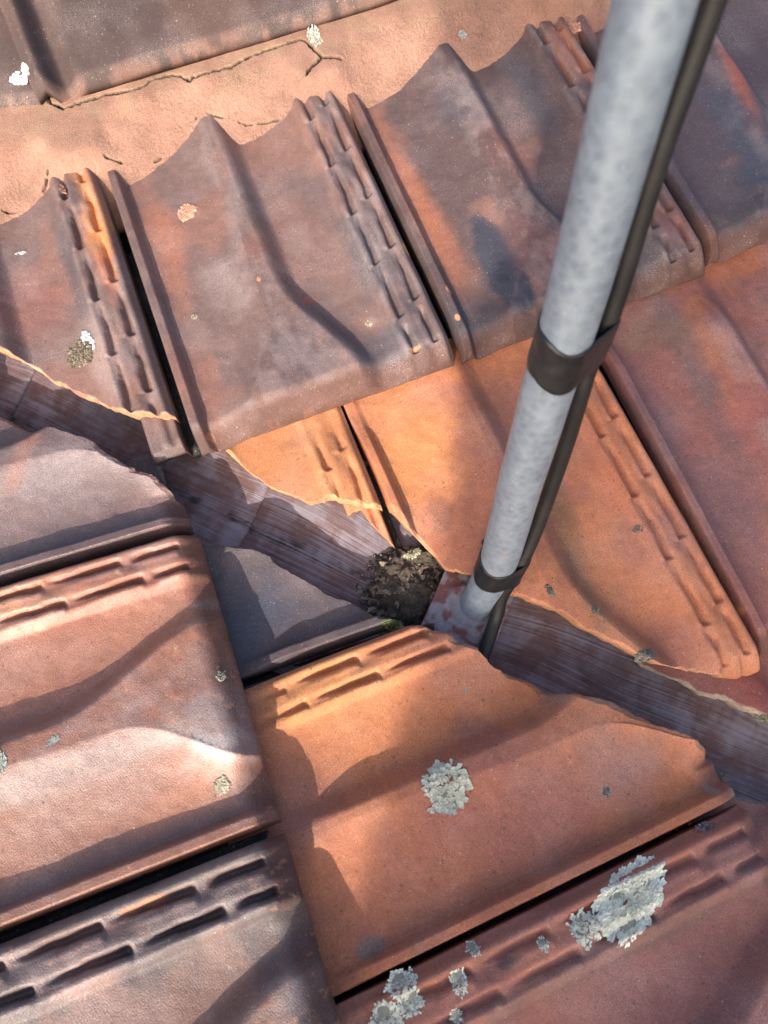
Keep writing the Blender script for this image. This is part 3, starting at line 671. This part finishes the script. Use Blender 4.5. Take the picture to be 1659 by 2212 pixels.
idx = np.arange(n*n).reshape(n, n); loop = np.concatenate([idx[0, :], idx[1:, -1], idx[-1, -2::-1], idx[-2:0:-1, 0]]); nx = np.roll(loop, -1)
F += np.stack([nx, loop, loop+n*n, nx+n*n], -1).tolist()
bm.free()
pl_ = part('base_plate', np.concatenate([top.reshape(-1, 3), bot.reshape(-1, 3)]), F, MT_PLATE, mast, True, np.concatenate([Cc, Cc]))
bm = bmesh.new(); bm.from_mesh(pl_.data); bmesh.ops.recalc_face_normals(bm, faces=bm.faces); bm.to_mesh(pl_.data); bm.free()
pl_.data.polygons.foreach_set('use_smooth', [i < (n-1)**2 for i in range(len(pl_.data.polygons))])

CB = [((1539,0),3.05),((1420,345),2.62),((1325,660),2.20),((1272,790),2.03),((1254,850),1.95),((1228,940),1.80),((1196,1037),1.66),((1163,1130),1.55),((1138,1190),1.49),((1108,1248),1.44),((1085,1285),1.40),((1073,1330),1.355),((1058,1375),1.325),((1045,1412),1.30),((1035,1440),1.265)]
cabp = [ondepth(x, y, 1/i) for (x, y), i in CB]
for _k, _h in ((-4, .020), (-3, .013), (-2, .009), (-1, .006)):
    _d = ray(*CB[_k][0]); cabp[_k] = CAM+_d*((_h-CAM@VNR)/(_d@VNR))
cabp = [cabp[0]+tdir*.9, cabp[0]+tdir*.35, cabp[0]+tdir*.08]+cabp
cab = spline(cabp, 10)
V, F = tube(cab, .0068, 24)
org = np.array(cab[-20]); me = mesh_np('cable', V, F, True, None, None, org)
tag(link('cable', me, MT_BLACK, loc=org), 'black cable running down the right side of the grey pole and under the orange tile', 'cable')

def nearest_on(P, q): return min(range(len(P)), key=lambda i: np.linalg.norm(P[i]-q))
def tape(ya, yb, tilt, name, pad=.0011):
    "tape wound round pole and cable: hull of the two round sections, with soft folds"
    ia = min(range(len(axis)-14), key=lambda i: abs(projy(axis[i])-ya)); ib = min(range(len(axis)-14), key=lambda i: abs(projy(axis[i])-yb))
    i0, i1 = sorted((ia, ib)); p0, p1 = np.array(axis[i0]), np.array(axis[i1]); 
    tx_ = (p1-p0)/np.linalg.norm(p1-p0)
    rows = []; M = 14
    for j in range(M):
        f = j/(M-1); c = p0+(p1-p0)*f
        ci = min(range(len(cab)), key=lambda i: abs((np.array(cab[i])-c)@tx_)); cc = np.array(cab[ci]); cc = cc-tx_*((cc-c)@tx_)
        e = cc-c; dist = np.linalg.norm(e); e /= dist; g = np.cross(tx_, e)
        r1, r2 = PR+pad, .0068+pad
        # hull of two circles
        be = math.acos(min(.99, (r1-r2)/dist)); pts = []
        for k in range(44):
            a = be+(2*math.pi-2*be)*k/43; pts.append(c+r1*(math.cos(a)*e+math.sin(a)*g))
        for k in range(16):
            a = -be+2*be*k/15; pts.append(c+dist*e+r2*(math.cos(a)*e+math.sin(a)*g))
        for k, q in enumerate(pts):
            fo = (fbm(np.array(k*.25), np.array(f*4.), 3+int(ya), 3)-.5)*.0016
            out = q-c; out /= np.linalg.norm(out)
            pts[k] = q+out*fo+tx_*(tilt*((q-c)@g)+(.0012*math.sin(k*.35+ya) if j in (0, M-1) else 0))
        rows.append(pts)
    K = len(rows[0]); V = [p for r in rows for p in r]
    ctr = sum(V)/len(V)
    F = []
    for j in range(M-1):
        for k in range(K): F.append((j*K+k, j*K+(k+1) % K, (j+1)*K+(k+1) % K, (j+1)*K+k))
    # inner wall, so that the band has a thickness
    n0 = len(V)
    for j in range(M):
        for k in range(K):
            c = p0+(p1-p0)*(j/(M-1)); q = V[j*K+k]; o_ = q-c; o_ = o_-tx_*(o_@tx_); V.append(q-o_/np.linalg.norm(o_)*.0014)
    for j in range(M-1):
        for k in range(K): F.append((n0+j*K+k, n0+(j+1)*K+k, n0+(j+1)*K+(k+1) % K, n0+j*K+(k+1) % K))
    for j in (0, M-1):
        for k in range(K): F.append((j*K+k, n0+j*K+k, n0+j*K+(k+1) % K, j*K+(k+1) % K) if j == 0 else (j*K+k, j*K+(k+1) % K, n0+j*K+(k+1) % K, n0+j*K+k))
    o = part(name, V, F, MT_TAPE, mast)
    bm = bmesh.new(); bm.from_mesh(o.data); bmesh.ops.recalc_face_normals(bm, faces=bm.faces); bm.to_mesh(o.data); bm.free()
    return o
def projy(p):
    c = RM.T@(np.array(p)-CAM); return PCY-FP*c[1]/(-c[2])
tape(797, 708, .35, 'tape_band'); tape(1238, 1203, .35, 'tape_band')
# loose end of the tape behind the pole
q0 = ondepth(1052, 1172, 1/1.50); q1 = ondepth(1041, 1172, 1/1.50)
V, F = tube([q0, (q0+q1)/2+np.array([0,0,.001]), q1], [.003,.0034,.002], 10); part('tape_tail', V, F, MT_TAPE, mast)

# ------------------------------------------------------------------ debris heap
def debris():
    rs = random.Random(5); V = []; F = []; C = []
    s0, t0_ = vt(872, 1280)
    # mound
    n = 90; g = np.linspace(-1, 1, n); X, Y = np.meshgrid(g, g)
    S = s0+X*.056; T = t0_+Y*.052
    r = np.hypot(X, Y)+(fbm(X*2.2, Y*2.2, 3, 5)-.5)*1.1
    H = -.020+.030*np.clip(1-r**2, -.3, 1)+(fbm(X*7, Y*7, 5, 5)-.5)*.016
    P = vpt(S, T, H).reshape(-1, 3); V += P.tolist(); F += gridfaces(n, n).tolist()
    nn = fbm(X*6, Y*6, 9, 4).ravel()
    for i in range(len(P)): C.append((*(np.array((.075,.055,.038))*(.5+nn[i])), 1))
    def chip(c, rad, col, flat):
        bmx = bmesh.new()
        for _ in range(9):
            a, b_ = rs.uniform(0, 6.28), rs.uniform(-1, 1); q = math.sqrt(1-b_*b_)
            bmx.verts.new((math.cos(a)*q*rad*rs.uniform(.6, 1.2), math.sin(a)*q*rad*rs.uniform(.5, 1), b_*rad*flat))
        bmesh.ops.convex_hull(bmx, input=bmx.verts)
        M_ = Matrix.Rotation(rs.uniform(0, 6.28), 3, 'Z') @ Matrix.Rotation(rs.uniform(-.6, .6), 3, 'X')
        bmx.verts.ensure_lookup_table(); vs = [v for v in bmx.verts if v.link_faces]; mp = {v: i for i, v in enumerate(vs)}; b0 = len(V)
        for v in vs: V.append((np.array(M_ @ v.co)+c).tolist()); C.append((*(np.array(col)*rs.uniform(.9, 1.8)), 1))
        for f in bmx.faces: F.append([b0+mp[v] for v in f.verts])
        bmx.free()
    for k in range(1300):
        a = rs.uniform(0, 6.28); rr = rs.random()**.6*1.05
        x, y = math.cos(a)*rr, math.sin(a)*rr
        if rr > .62+.75*float(vnoise(math.cos(a)*2.2+3, math.sin(a)*2.2+3, 6)): continue
        hz = -.019+.022*max(0, 1-rr*rr)+rs.uniform(0, .005)
        c = vpt(np.array(s0+x*.054), np.array(t0_+y*.050), np.array(hz))
        col = rs.choice([(.075,.055,.035),(.05,.038,.025),(.14,.105,.07),(.03,.024,.018),(.24,.18,.12),(.12,.09,.055),(.17,.12,.08)])
        rad = rs.choice([.0010,.0014,.002,.0025,.0035,.005,.008]) if rr < .95 else rs.uniform(.0008, .002)
        chip(c, rad, col, rs.uniform(.3, .7))
    for k in range(70):   # gravel
        s_, t_ = vt(*rs.choice([(800,1240),(790,1270),(810,1215)])); s_ += rs.gauss(0, .006); t_ += rs.gauss(0, .008)
        chip(vpt(np.array(s_), np.array(t_), np.array(-.012)), rs.uniform(.0007, .0017), (.30,.22,.18), .7)
    org = s0*VSD+t0_*VAL
    me = mesh_np('debris', V, [list(f) for f in F], False, C, None, org)
    tag(link('debris', me, MT_EARTH, loc=org), 'heap of bark crumbs, soil and grit lying in the valley beside the steel plate', 'debris', None, 'stuff')
debris()

def surf_h(side, a, d):
    "height of the tile surface under a roof point, found by ray"
    dg = bpy.context.evaluated_depsgraph_get()
    p = W(side, a, d, .3); n = NRM[side]
    hit, loc, nr, i, ob, m = SC.ray_cast(dg, Vector(p), Vector(-n), distance=.5)
    return (loc, nr) if hit else (Vector(W(side, a, d, .02)), Vector(n))
def pick(x, y):
    dg = bpy.context.evaluated_depsgraph_get(); d = ray(x, y); d /= np.linalg.norm(d)
    hit, loc, nr, i, ob, m = SC.ray_cast(dg, Vector(CAM), Vector(d), distance=5)
    return loc, nr
def frame_at(x, y, rad=.01):
    "point on the roof, the slope's own axes, and the height of the real surface around that point"
    loc, _ = pick(x, y); side = 'A' if loc[1] > -loc[0] else 'B'
    nr = Vector(NRM[side]); t = Vector((1, 0, 0)); t = (t-nr*t.dot(nr)).normalized(); b = nr.cross(t)
    dg = bpy.context.evaluated_depsgraph_get(); n = 15; g = np.linspace(-rad*1.4, rad*1.4, n); Hm = np.zeros((n, n))
    for i, yy in enumerate(g):
        for j, xx in enumerate(g):
            o = loc+t*xx+b*yy; hit, l2, n2, k, ob, m = SC.ray_cast(dg, o+nr*.03, -nr, distance=.06)
            Hm[i, j] = (l2-o).dot(nr) if hit else -.012
    md = np.median(Hm); H0 = np.clip(Hm, md-.004, md+.012); Hm = np.clip(Hm, md-.0018, md+.012)
    for _ in range(2): Hm[1:-1, 1:-1] = (Hm[1:-1, 1:-1]*2+Hm[:-2, 1:-1]+Hm[2:, 1:-1]+Hm[1:-1, :-2]+Hm[1:-1, 2:])/6
    Hm = np.maximum(Hm, H0)+.0003
    def drape(xx, yy):
        fx = min(max((xx/rad/1.4+1)*.5*(n-1), 0), n-1.001); fy = min(max((yy/rad/1.4+1)*.5*(n-1), 0), n-1.001); i, j = int(fy), int(fx); fx -= j; fy -= i
        return (Hm[i, j]*(1-fx)+Hm[i, j+1]*fx)*(1-fy)+(Hm[i+1, j]*(1-fx)+Hm[i+1, j+1]*fx)*fy
    return loc, nr, t, b, drape
bpy.context.view_layer.update()

def moss(x, y, r, label, cols, name, cat, n=160, flat=.35, seed=1, kind=None, sc=1.0, ell=(1, 1, 0)):
    "cushion of small lumps clinging to the surface"
    rs = random.Random(seed); loc, nr, t, b, dr = frame_at(x, y, r*max(ell[0], ell[1])); V = []; F = []; C = []
    for k in range(n):
        a = rs.uniform(0, 6.28); rr = rs.random()**.5*r*(.6+.5*float(vnoise(math.cos(a)*1.7+5, math.sin(a)*1.7+5, seed)))
        xx, yy = math.cos(a)*rr*ell[0], math.sin(a)*rr*ell[1]; ca_, sa_ = math.cos(ell[2]), math.sin(ell[2])
        xx, yy = xx*ca_-yy*sa_, xx*sa_+yy*ca_
        c = loc+t*xx+b*yy+nr*(dr(xx, yy)+r*flat*max(0, 1-(rr/r)**2)*rs.uniform(.2, 1)*.5)
        rad = r*rs.uniform(.10, .24)*sc; col = np.array(rs.choice(cols))*rs.uniform(.7, 1.25); b0 = len(V)
        m = 6
        for j, (zz, q) in enumerate(((-.4, .9), (.25, 1.), (.8, .55))):
            for i in range(m):
                an = 2*math.pi*(i+.5*j)/m; w_ = rs.uniform(.75, 1.2)*q*rad
                V.append(tuple(c+t*(math.cos(an)*w_)+b*(math.sin(an)*w_)+nr*(zz*rad*.55))); C.append((*col, 1))
        V.append(tuple(c+nr*rad*.6)); C.append((*col, 1))
        for j in range(2):
            for i in range(m): F.append([b0+j*m+i, b0+j*m+(i+1) % m, b0+(j+1)*m+(i+1) % m, b0+(j+1)*m+i])
        for i in range(m): F.append([b0+2*m+i, b0+2*m+(i+1) % m, b0+3*m])
    me = mesh_np(name, V, F, False, C, None, np.array(loc)); o = link(name, me, MT_EARTH if name != 'lichen' else MT_LICH, loc=loc)
    return tag(o, label, cat, None, kind)

def lichen(x, y, r, label, seed=1, ell=(1., 1., 0.), tone=(.86,.86,.70), centre=(.58,.57,.42), lobes=None, group='pale lichen rosettes on the tiles', curl=.35):
    "foliose rosette: branching lobes that radiate from the centre and curl up at the tips, following the tile"
    rs = random.Random(seed); loc, nr, t, b, dr = frame_at(x, y, r*max(ell[0], ell[1])); V = []; F = []; C = []
    n = int((lobes or int(60+r*13000))*.75)
    ca_, sa_ = math.cos(ell[2]), math.sin(ell[2])
    bpy_dg = bpy.context.evaluated_depsgraph_get()
    def P(xx, yy, h):
        xx, yy = xx*ell[0], yy*ell[1]; xx, yy = xx*ca_-yy*sa_, xx*sa_+yy*ca_
        return loc+t*xx+b*yy+nr*(h+dr(xx, yy))
    tone = np.array(tone); centre = np.array(centre)
    outf = lambda a: .72+.42*float(vnoise(math.cos(a)*2.6+9, math.sin(a)*2.6+9, seed))+.12*float(vnoise(a*4, seed, seed+2))
    for k in range(n):
        a = rs.uniform(0, 6.28); rr = r*rs.random()**.5*.90*outf(a)
        ln = max(r*rs.uniform(.10, .26), .0011); da = a+rs.gauss(0, .5+.9*(1-rr/r)); wd = ln*rs.uniform(.45, .85); m = 5; b0 = len(V)
        f0 = rr/r; z0 = r*.022*(1-f0*.7)*rs.uniform(.3, 1.3)+.0002
        bend = rs.uniform(-1.2, 1.2); sh = rs.uniform(.68, 1.1); age = float(vnoise(math.cos(a)*f0*3+4, math.sin(a)*f0*3+4, seed+3))
        for i in range(m):
            f = i/(m-1); ang = da+bend*f; cx_ = math.cos(a)*rr+math.cos(da+bend*f*.5)*ln*f; cy_ = math.sin(a)*rr+math.sin(da+bend*f*.5)*ln*f
            ww = wd*(.45+.85*f)*(1 if i < m-1 else .72); zz = z0+ln*curl*(.01+.20*f*f)*rs.uniform(.4, 1.3)
            sx, sy = -math.sin(ang), math.cos(ang); dent = ln*.16*rs.uniform(-1, .4)
            for q, up in ((-1, .10), (0, -.03), (1, .10)):
                e = (dent if q == 0 and i == m-1 else 0)
                V.append(tuple(P(cx_+sx*ww*q*.5+math.cos(ang)*e, cy_+sy*ww*q*.5+math.sin(ang)*e, zz+up*ww)))
                mixf = min(1, max(0, f0*.8+f*.3-.35*age+.1)); col = centre*(1-mixf)+tone*mixf
                C.append((*(col*sh*(1.0 if q else .92)), 1))
        for i in range(m-1):
            for q in range(2): F.append([b0+i*3+q, b0+i*3+q+1, b0+(i+1)*3+q+1, b0+(i+1)*3+q])
    # felted base below the lobes, closed on the tile
    b0 = len(V); K = 48
    for i in range(K):
        a = 2*math.pi*i/K; q = r*.86*outf(a)
        V.append(tuple(P(math.cos(a)*q, math.sin(a)*q, .0001))); C.append((*(tone*.24), 1))
    V.append(tuple(P(0, 0, .0002))); C.append((*(centre*.5), 1))
    for i in range(K): F.append([b0+i, b0+(i+1) % K, b0+K])
    me = mesh_np('lichen', V, F, True, C, None, np.array(loc)); o = link('lichen', me, MT_LICH, loc=loc)
    return tag(o, label, 'lichen', group)
D2R = math.radians
lichen(966, 1700, .0215, 'round grey green lichen on the middle of the large orange tile', 3, lobes=520, tone=(.66,.67,.54), centre=(.36,.36,.27), curl=.7)
lichen(1362, 1946, .033, 'largest lichen, an oval pale green rosette astride the lower right roll', 4, (1.12,.62,D2R(24)), lobes=1100)
lichen(1264, 2003, .0135, 'crinkled lichen touching the lower left end of the largest one', 5, tone=(.66,.67,.58), lobes=330)
lichen(866, 2122, .0118, 'uppermost of the three clustered lichens at the bottom edge', 6, (1.1,.8,0), lobes=260, curl=.15)
lichen(886, 2166, .0100, 'middle lichen of the cluster at the bottom edge', 7, lobes=240, curl=.25)
lichen(834, 2198, .0120, 'lowest lichen of the cluster, cut by the bottom edge', 8, lobes=260, curl=.25)
lichen(990, 2120, .0088, 'oval lichen standing alone right of the bottom cluster', 9, (.8,1.15,0), lobes=200, curl=.25)
lichen(1021, 2050, .0058, 'small lichen just under the black joint above the lone oval one', 10, lobes=110, curl=.25)
lichen(1172, 2040, .0052, 'small crusty white lichen between the black joint and the big rosette', 11, (.9,1.1,0), lobes=110, curl=.25)
lichen(984, 2194, .0052, 'small frayed lichen at the bottom edge below the lone oval one', 12, lobes=100, curl=.25)
lichen(680, 80, .0105, 'white lichen on the mortar above the crack beside the top tile joint', 13, (.8,1.3,0), tone=(.62,.62,.50), centre=(.55,.54,.42), lobes=200, curl=.2)
lichen(1000, 76, .0048, 'tiny grey lichen on the shaded mortar at the top', 14, tone=(.46,.52,.52), lobes=80, curl=.2)
lichen(115, 1600, .0050, 'blue grey lichen in the dark trough of the orange and brown fluted tile', 15, (1.3,.7,D2R(20)), tone=(.36,.42,.42), lobes=90, curl=.2)
lichen(0, 1642, .008, 'blue grey lichen half outside the left edge', 16, (.6,1.3,0), tone=(.45,.50,.50), lobes=120, curl=.2)
# bird lime and lime splashes
LIME = [(.56,.55,.52),(.48,.46,.43),(.62,.61,.59)]
def lime(x, y, r, label, seed, ell=(1, 1, 0), n=130): 
    o = moss(x, y, r, label, LIME, 'lichen', 'lime splash', n, .12, seed, None, .55, ell); o.name = 'lime_splash'; return o
lime(52, 174, .014, 'chalky white splash at the foot of the dark groove', 21, (1.3,.75,D2R(-10)), 260)
lime(190, 735, .012, 'white splash above the dirt crust on the left cut tile', 22, (.55,1.2,D2R(15)), 220)
lime(45, 547, .005, 'small white smear on the left cut tile near the edge', 23, (1.6,.6,D2R(-15)), 70)
lime(888, 1360, .0022, 'pair of white grains on the head of the large orange tile', 24, (1.5,.8,0), 24)
# crusts
CR = [(.16,.12,.08),(.10,.08,.05),(.24,.19,.13)]
moss(172, 768, .018, 'brown gritty dirt crust on the left cut tile under the white splash', CR, 'dirt_crust', 'dirt crust', 420, .08, 31, None, .45, (1, 1.05, 0))
PM = [(.50,.27,.18),(.46,.23,.15)]
def dab(x, y, r, label, seed, cols=PM, ell=(1,1,0), n=60): return moss(x, y, r, label, cols, 'mortar_dab', 'mortar dab', n, .25, seed, None, 1.0, ell)
dab(406, 459, .0115, 'flat pink mortar dab on the whole purple brown tile', 41, n=260)
dab(138, 413, .006, 'dark pink mortar crumb in the orange flute of the left cut tile', 42, [(.30,.15,.10)], (.6,1.3,0))
dab(421, 684, .004, 'grey stone crumb low on the whole purple brown tile', 43, [(.32,.27,.20)])
dab(797, 699, .0042, 'cream grit dab right of the red spot', 44, [(.42,.33,.22)])
dab(1238, 68, .009, 'pink mortar dab on the rusty flutes beside the pole top', 45, n=120)
dab(480, 1697, .0078, 'cream crumbly dab on the lower edge of the orange and brown fluted tile', 46, [(.42,.37,.26)], n=140)
dab(478, 1460, .005, 'greenish grit on the front edge of the orange and brown fluted tile', 47, [(.36,.34,.24)])
GC = [(.16,.15,.12),(.24,.22,.18),(.12,.11,.09)]
dab(1188, 1277, .0055, 'narrow grey crust on the orange tile right of the lower tape band', 48, GC, (.6,1.5,0))
dab(1286, 1318, .004, 'small grey crust right of the narrow one', 49, GC, (1.3,.7,0))
dab(1377, 1144, .0045, 'round grey crust in the flutes of the diagonally cut orange tile', 50, GC)
dab(1395, 1417, .008, 'square grey crust at the valley edge of the diagonally cut orange tile', 51, GC, (1.2,.8,0), 160)
dab(1310, 1711, .0045, 'grey crust right of the round grey green lichen', 52, GC)
dab(1522, 1785, .006, 'dark bark flake lodged in the lower right joint', 53, [(.14,.12,.11),(.22,.2,.19)], (1.6,.7,D2R(-10)))
MO = [(.10,.13,.03),(.14,.15,.05),(.06,.07,.02)]
moss(845, 1342, .010, 'green moss cushion on the corner of the dark slate tile', MO, 'moss', 'moss', 260, .4, 61, None, .7, (1.5,.6,D2R(-20)))
YL = [(.40,.38,.22),(.30,.30,.16),(.46,.44,.30)]
moss(893, 1196, .008, 'yellowish lichen crust on the top of the debris heap', YL, 'lichen', 'lichen', 200, .5, 62, None, .6, (1.6,.6,0))
moss(1640, 1553, .009, 'grey green moss at the cut edge of the red sliver tile', [(.2,.2,.12),(.28,.27,.18)], 'moss', 'moss', 160, .3, 63, None, .6, (1.2,.5,D2R(-40)))
moss(1560, 1680, .007, 'grey crust on the valley edge of the large orange tile', [(.26,.23,.18),(.34,.3,.24)], 'moss', 'moss', 120, .2, 64, None, .6, (1.5,.7,D2R(-20)))

# ------------------------------------------------------------------ unseen tree added to shade the right half of the roof
E1 = np.cross(SUNV, [0, 0, 1]); E1 = E1/np.linalg.norm(E1); E1 = E1 if E1[0] > 0 else -E1
E2 = np.cross(SUNV, E1); E2 = E2 if E2[2] > 0 else -E2
def crown_edge(q):  # outline of the added crown, shaped so its shade ends where wanted
    return np.interp(q, [-1.2,-.6,-.10,.0,.10,.18,.23,.28,.32,.38,.385,.405,.425,.60,.9,1.2], [.5,.10,-.012,.018,.022,.012,.030,.062,.075,.075,.055,.0,-.06,-.08,.1,.5])
def tree():
    rs = np.random.RandomState(11); V = []; F = []
    DC = 3.2; org = SUNV*DC+E1*.36; org[2] = -5.0
    root = bpy.data.objects.new('added_shade_tree', None); SC.collection.objects.link(root); root.location = org
    tag(root, 'leafy green tree added out of view, crown shaped to shade the right half of the roof', 'tree')
    n = 0
    while n < 14000:
        q = rs.uniform(-.62, .95); p = rs.uniform(-.1, .85)
        if p < crown_edge(q)+.012 or ((p-.34)/.52)**2+((q-.15)/.72)**2 > 1.0+.25*vnoise(p*9, q*9, 5): continue
        dd = rs.uniform(-.45, .45)*math.sqrt(max(.12, 1.1-((p-.34)/.52)**2-((q-.15)/.72)**2)); c = SUNV*(DC+dd)+E1*p+E2*q
        r1 = rs.uniform(.018, .034); u = rs.randn(3); u /= np.linalg.norm(u); v = np.cross(u, rs.randn(3)); v /= np.linalg.norm(v); w_ = np.cross(u, v)
        if p-r1*.8 < crown_edge(q): r1 *= .45
        b = len(V); V += [c-u*r1, c+v*r1*.45+w_*r1*.12, c+u*r1, c-v*r1*.45+w_*r1*.12]; F += [(b, b+1, b+2), (b, b+2, b+3)]; n += 1
    me = mesh_np('crown', V, F, False, None, None, org); o = link('crown', me, MT_LEAF); o.parent = root
    base = org; top = SUNV*DC+E1*.36+E2*.3
    pts = [base+(top-base)*f+np.array([.05*math.sin(f*5), .04*math.cos(f*4), 0]) for f in np.linspace(0, 1, 14)]
    Vt, Ft = tube(pts, list(np.linspace(.13, .035, 14)), 20)
    for k in range(16):
        a = pts[rs.randint(9, 14)]; e = SUNV*(DC+rs.uniform(-.25, .25))+E1*rs.uniform(.12, .65)+E2*rs.uniform(-.1, .6)
        m = (a+e)/2+np.array([0, 0, .08]); v2, f2 = tube([a, m, e], [.022, .013, .004], 8); b = len(Vt); Vt += v2; Ft += [tuple(i+b for i in f) for f in f2]
    me = mesh_np('trunk', Vt, Ft, True, None, None, org); o = link('trunk', me, MT_BARK); o.parent = root
tree()
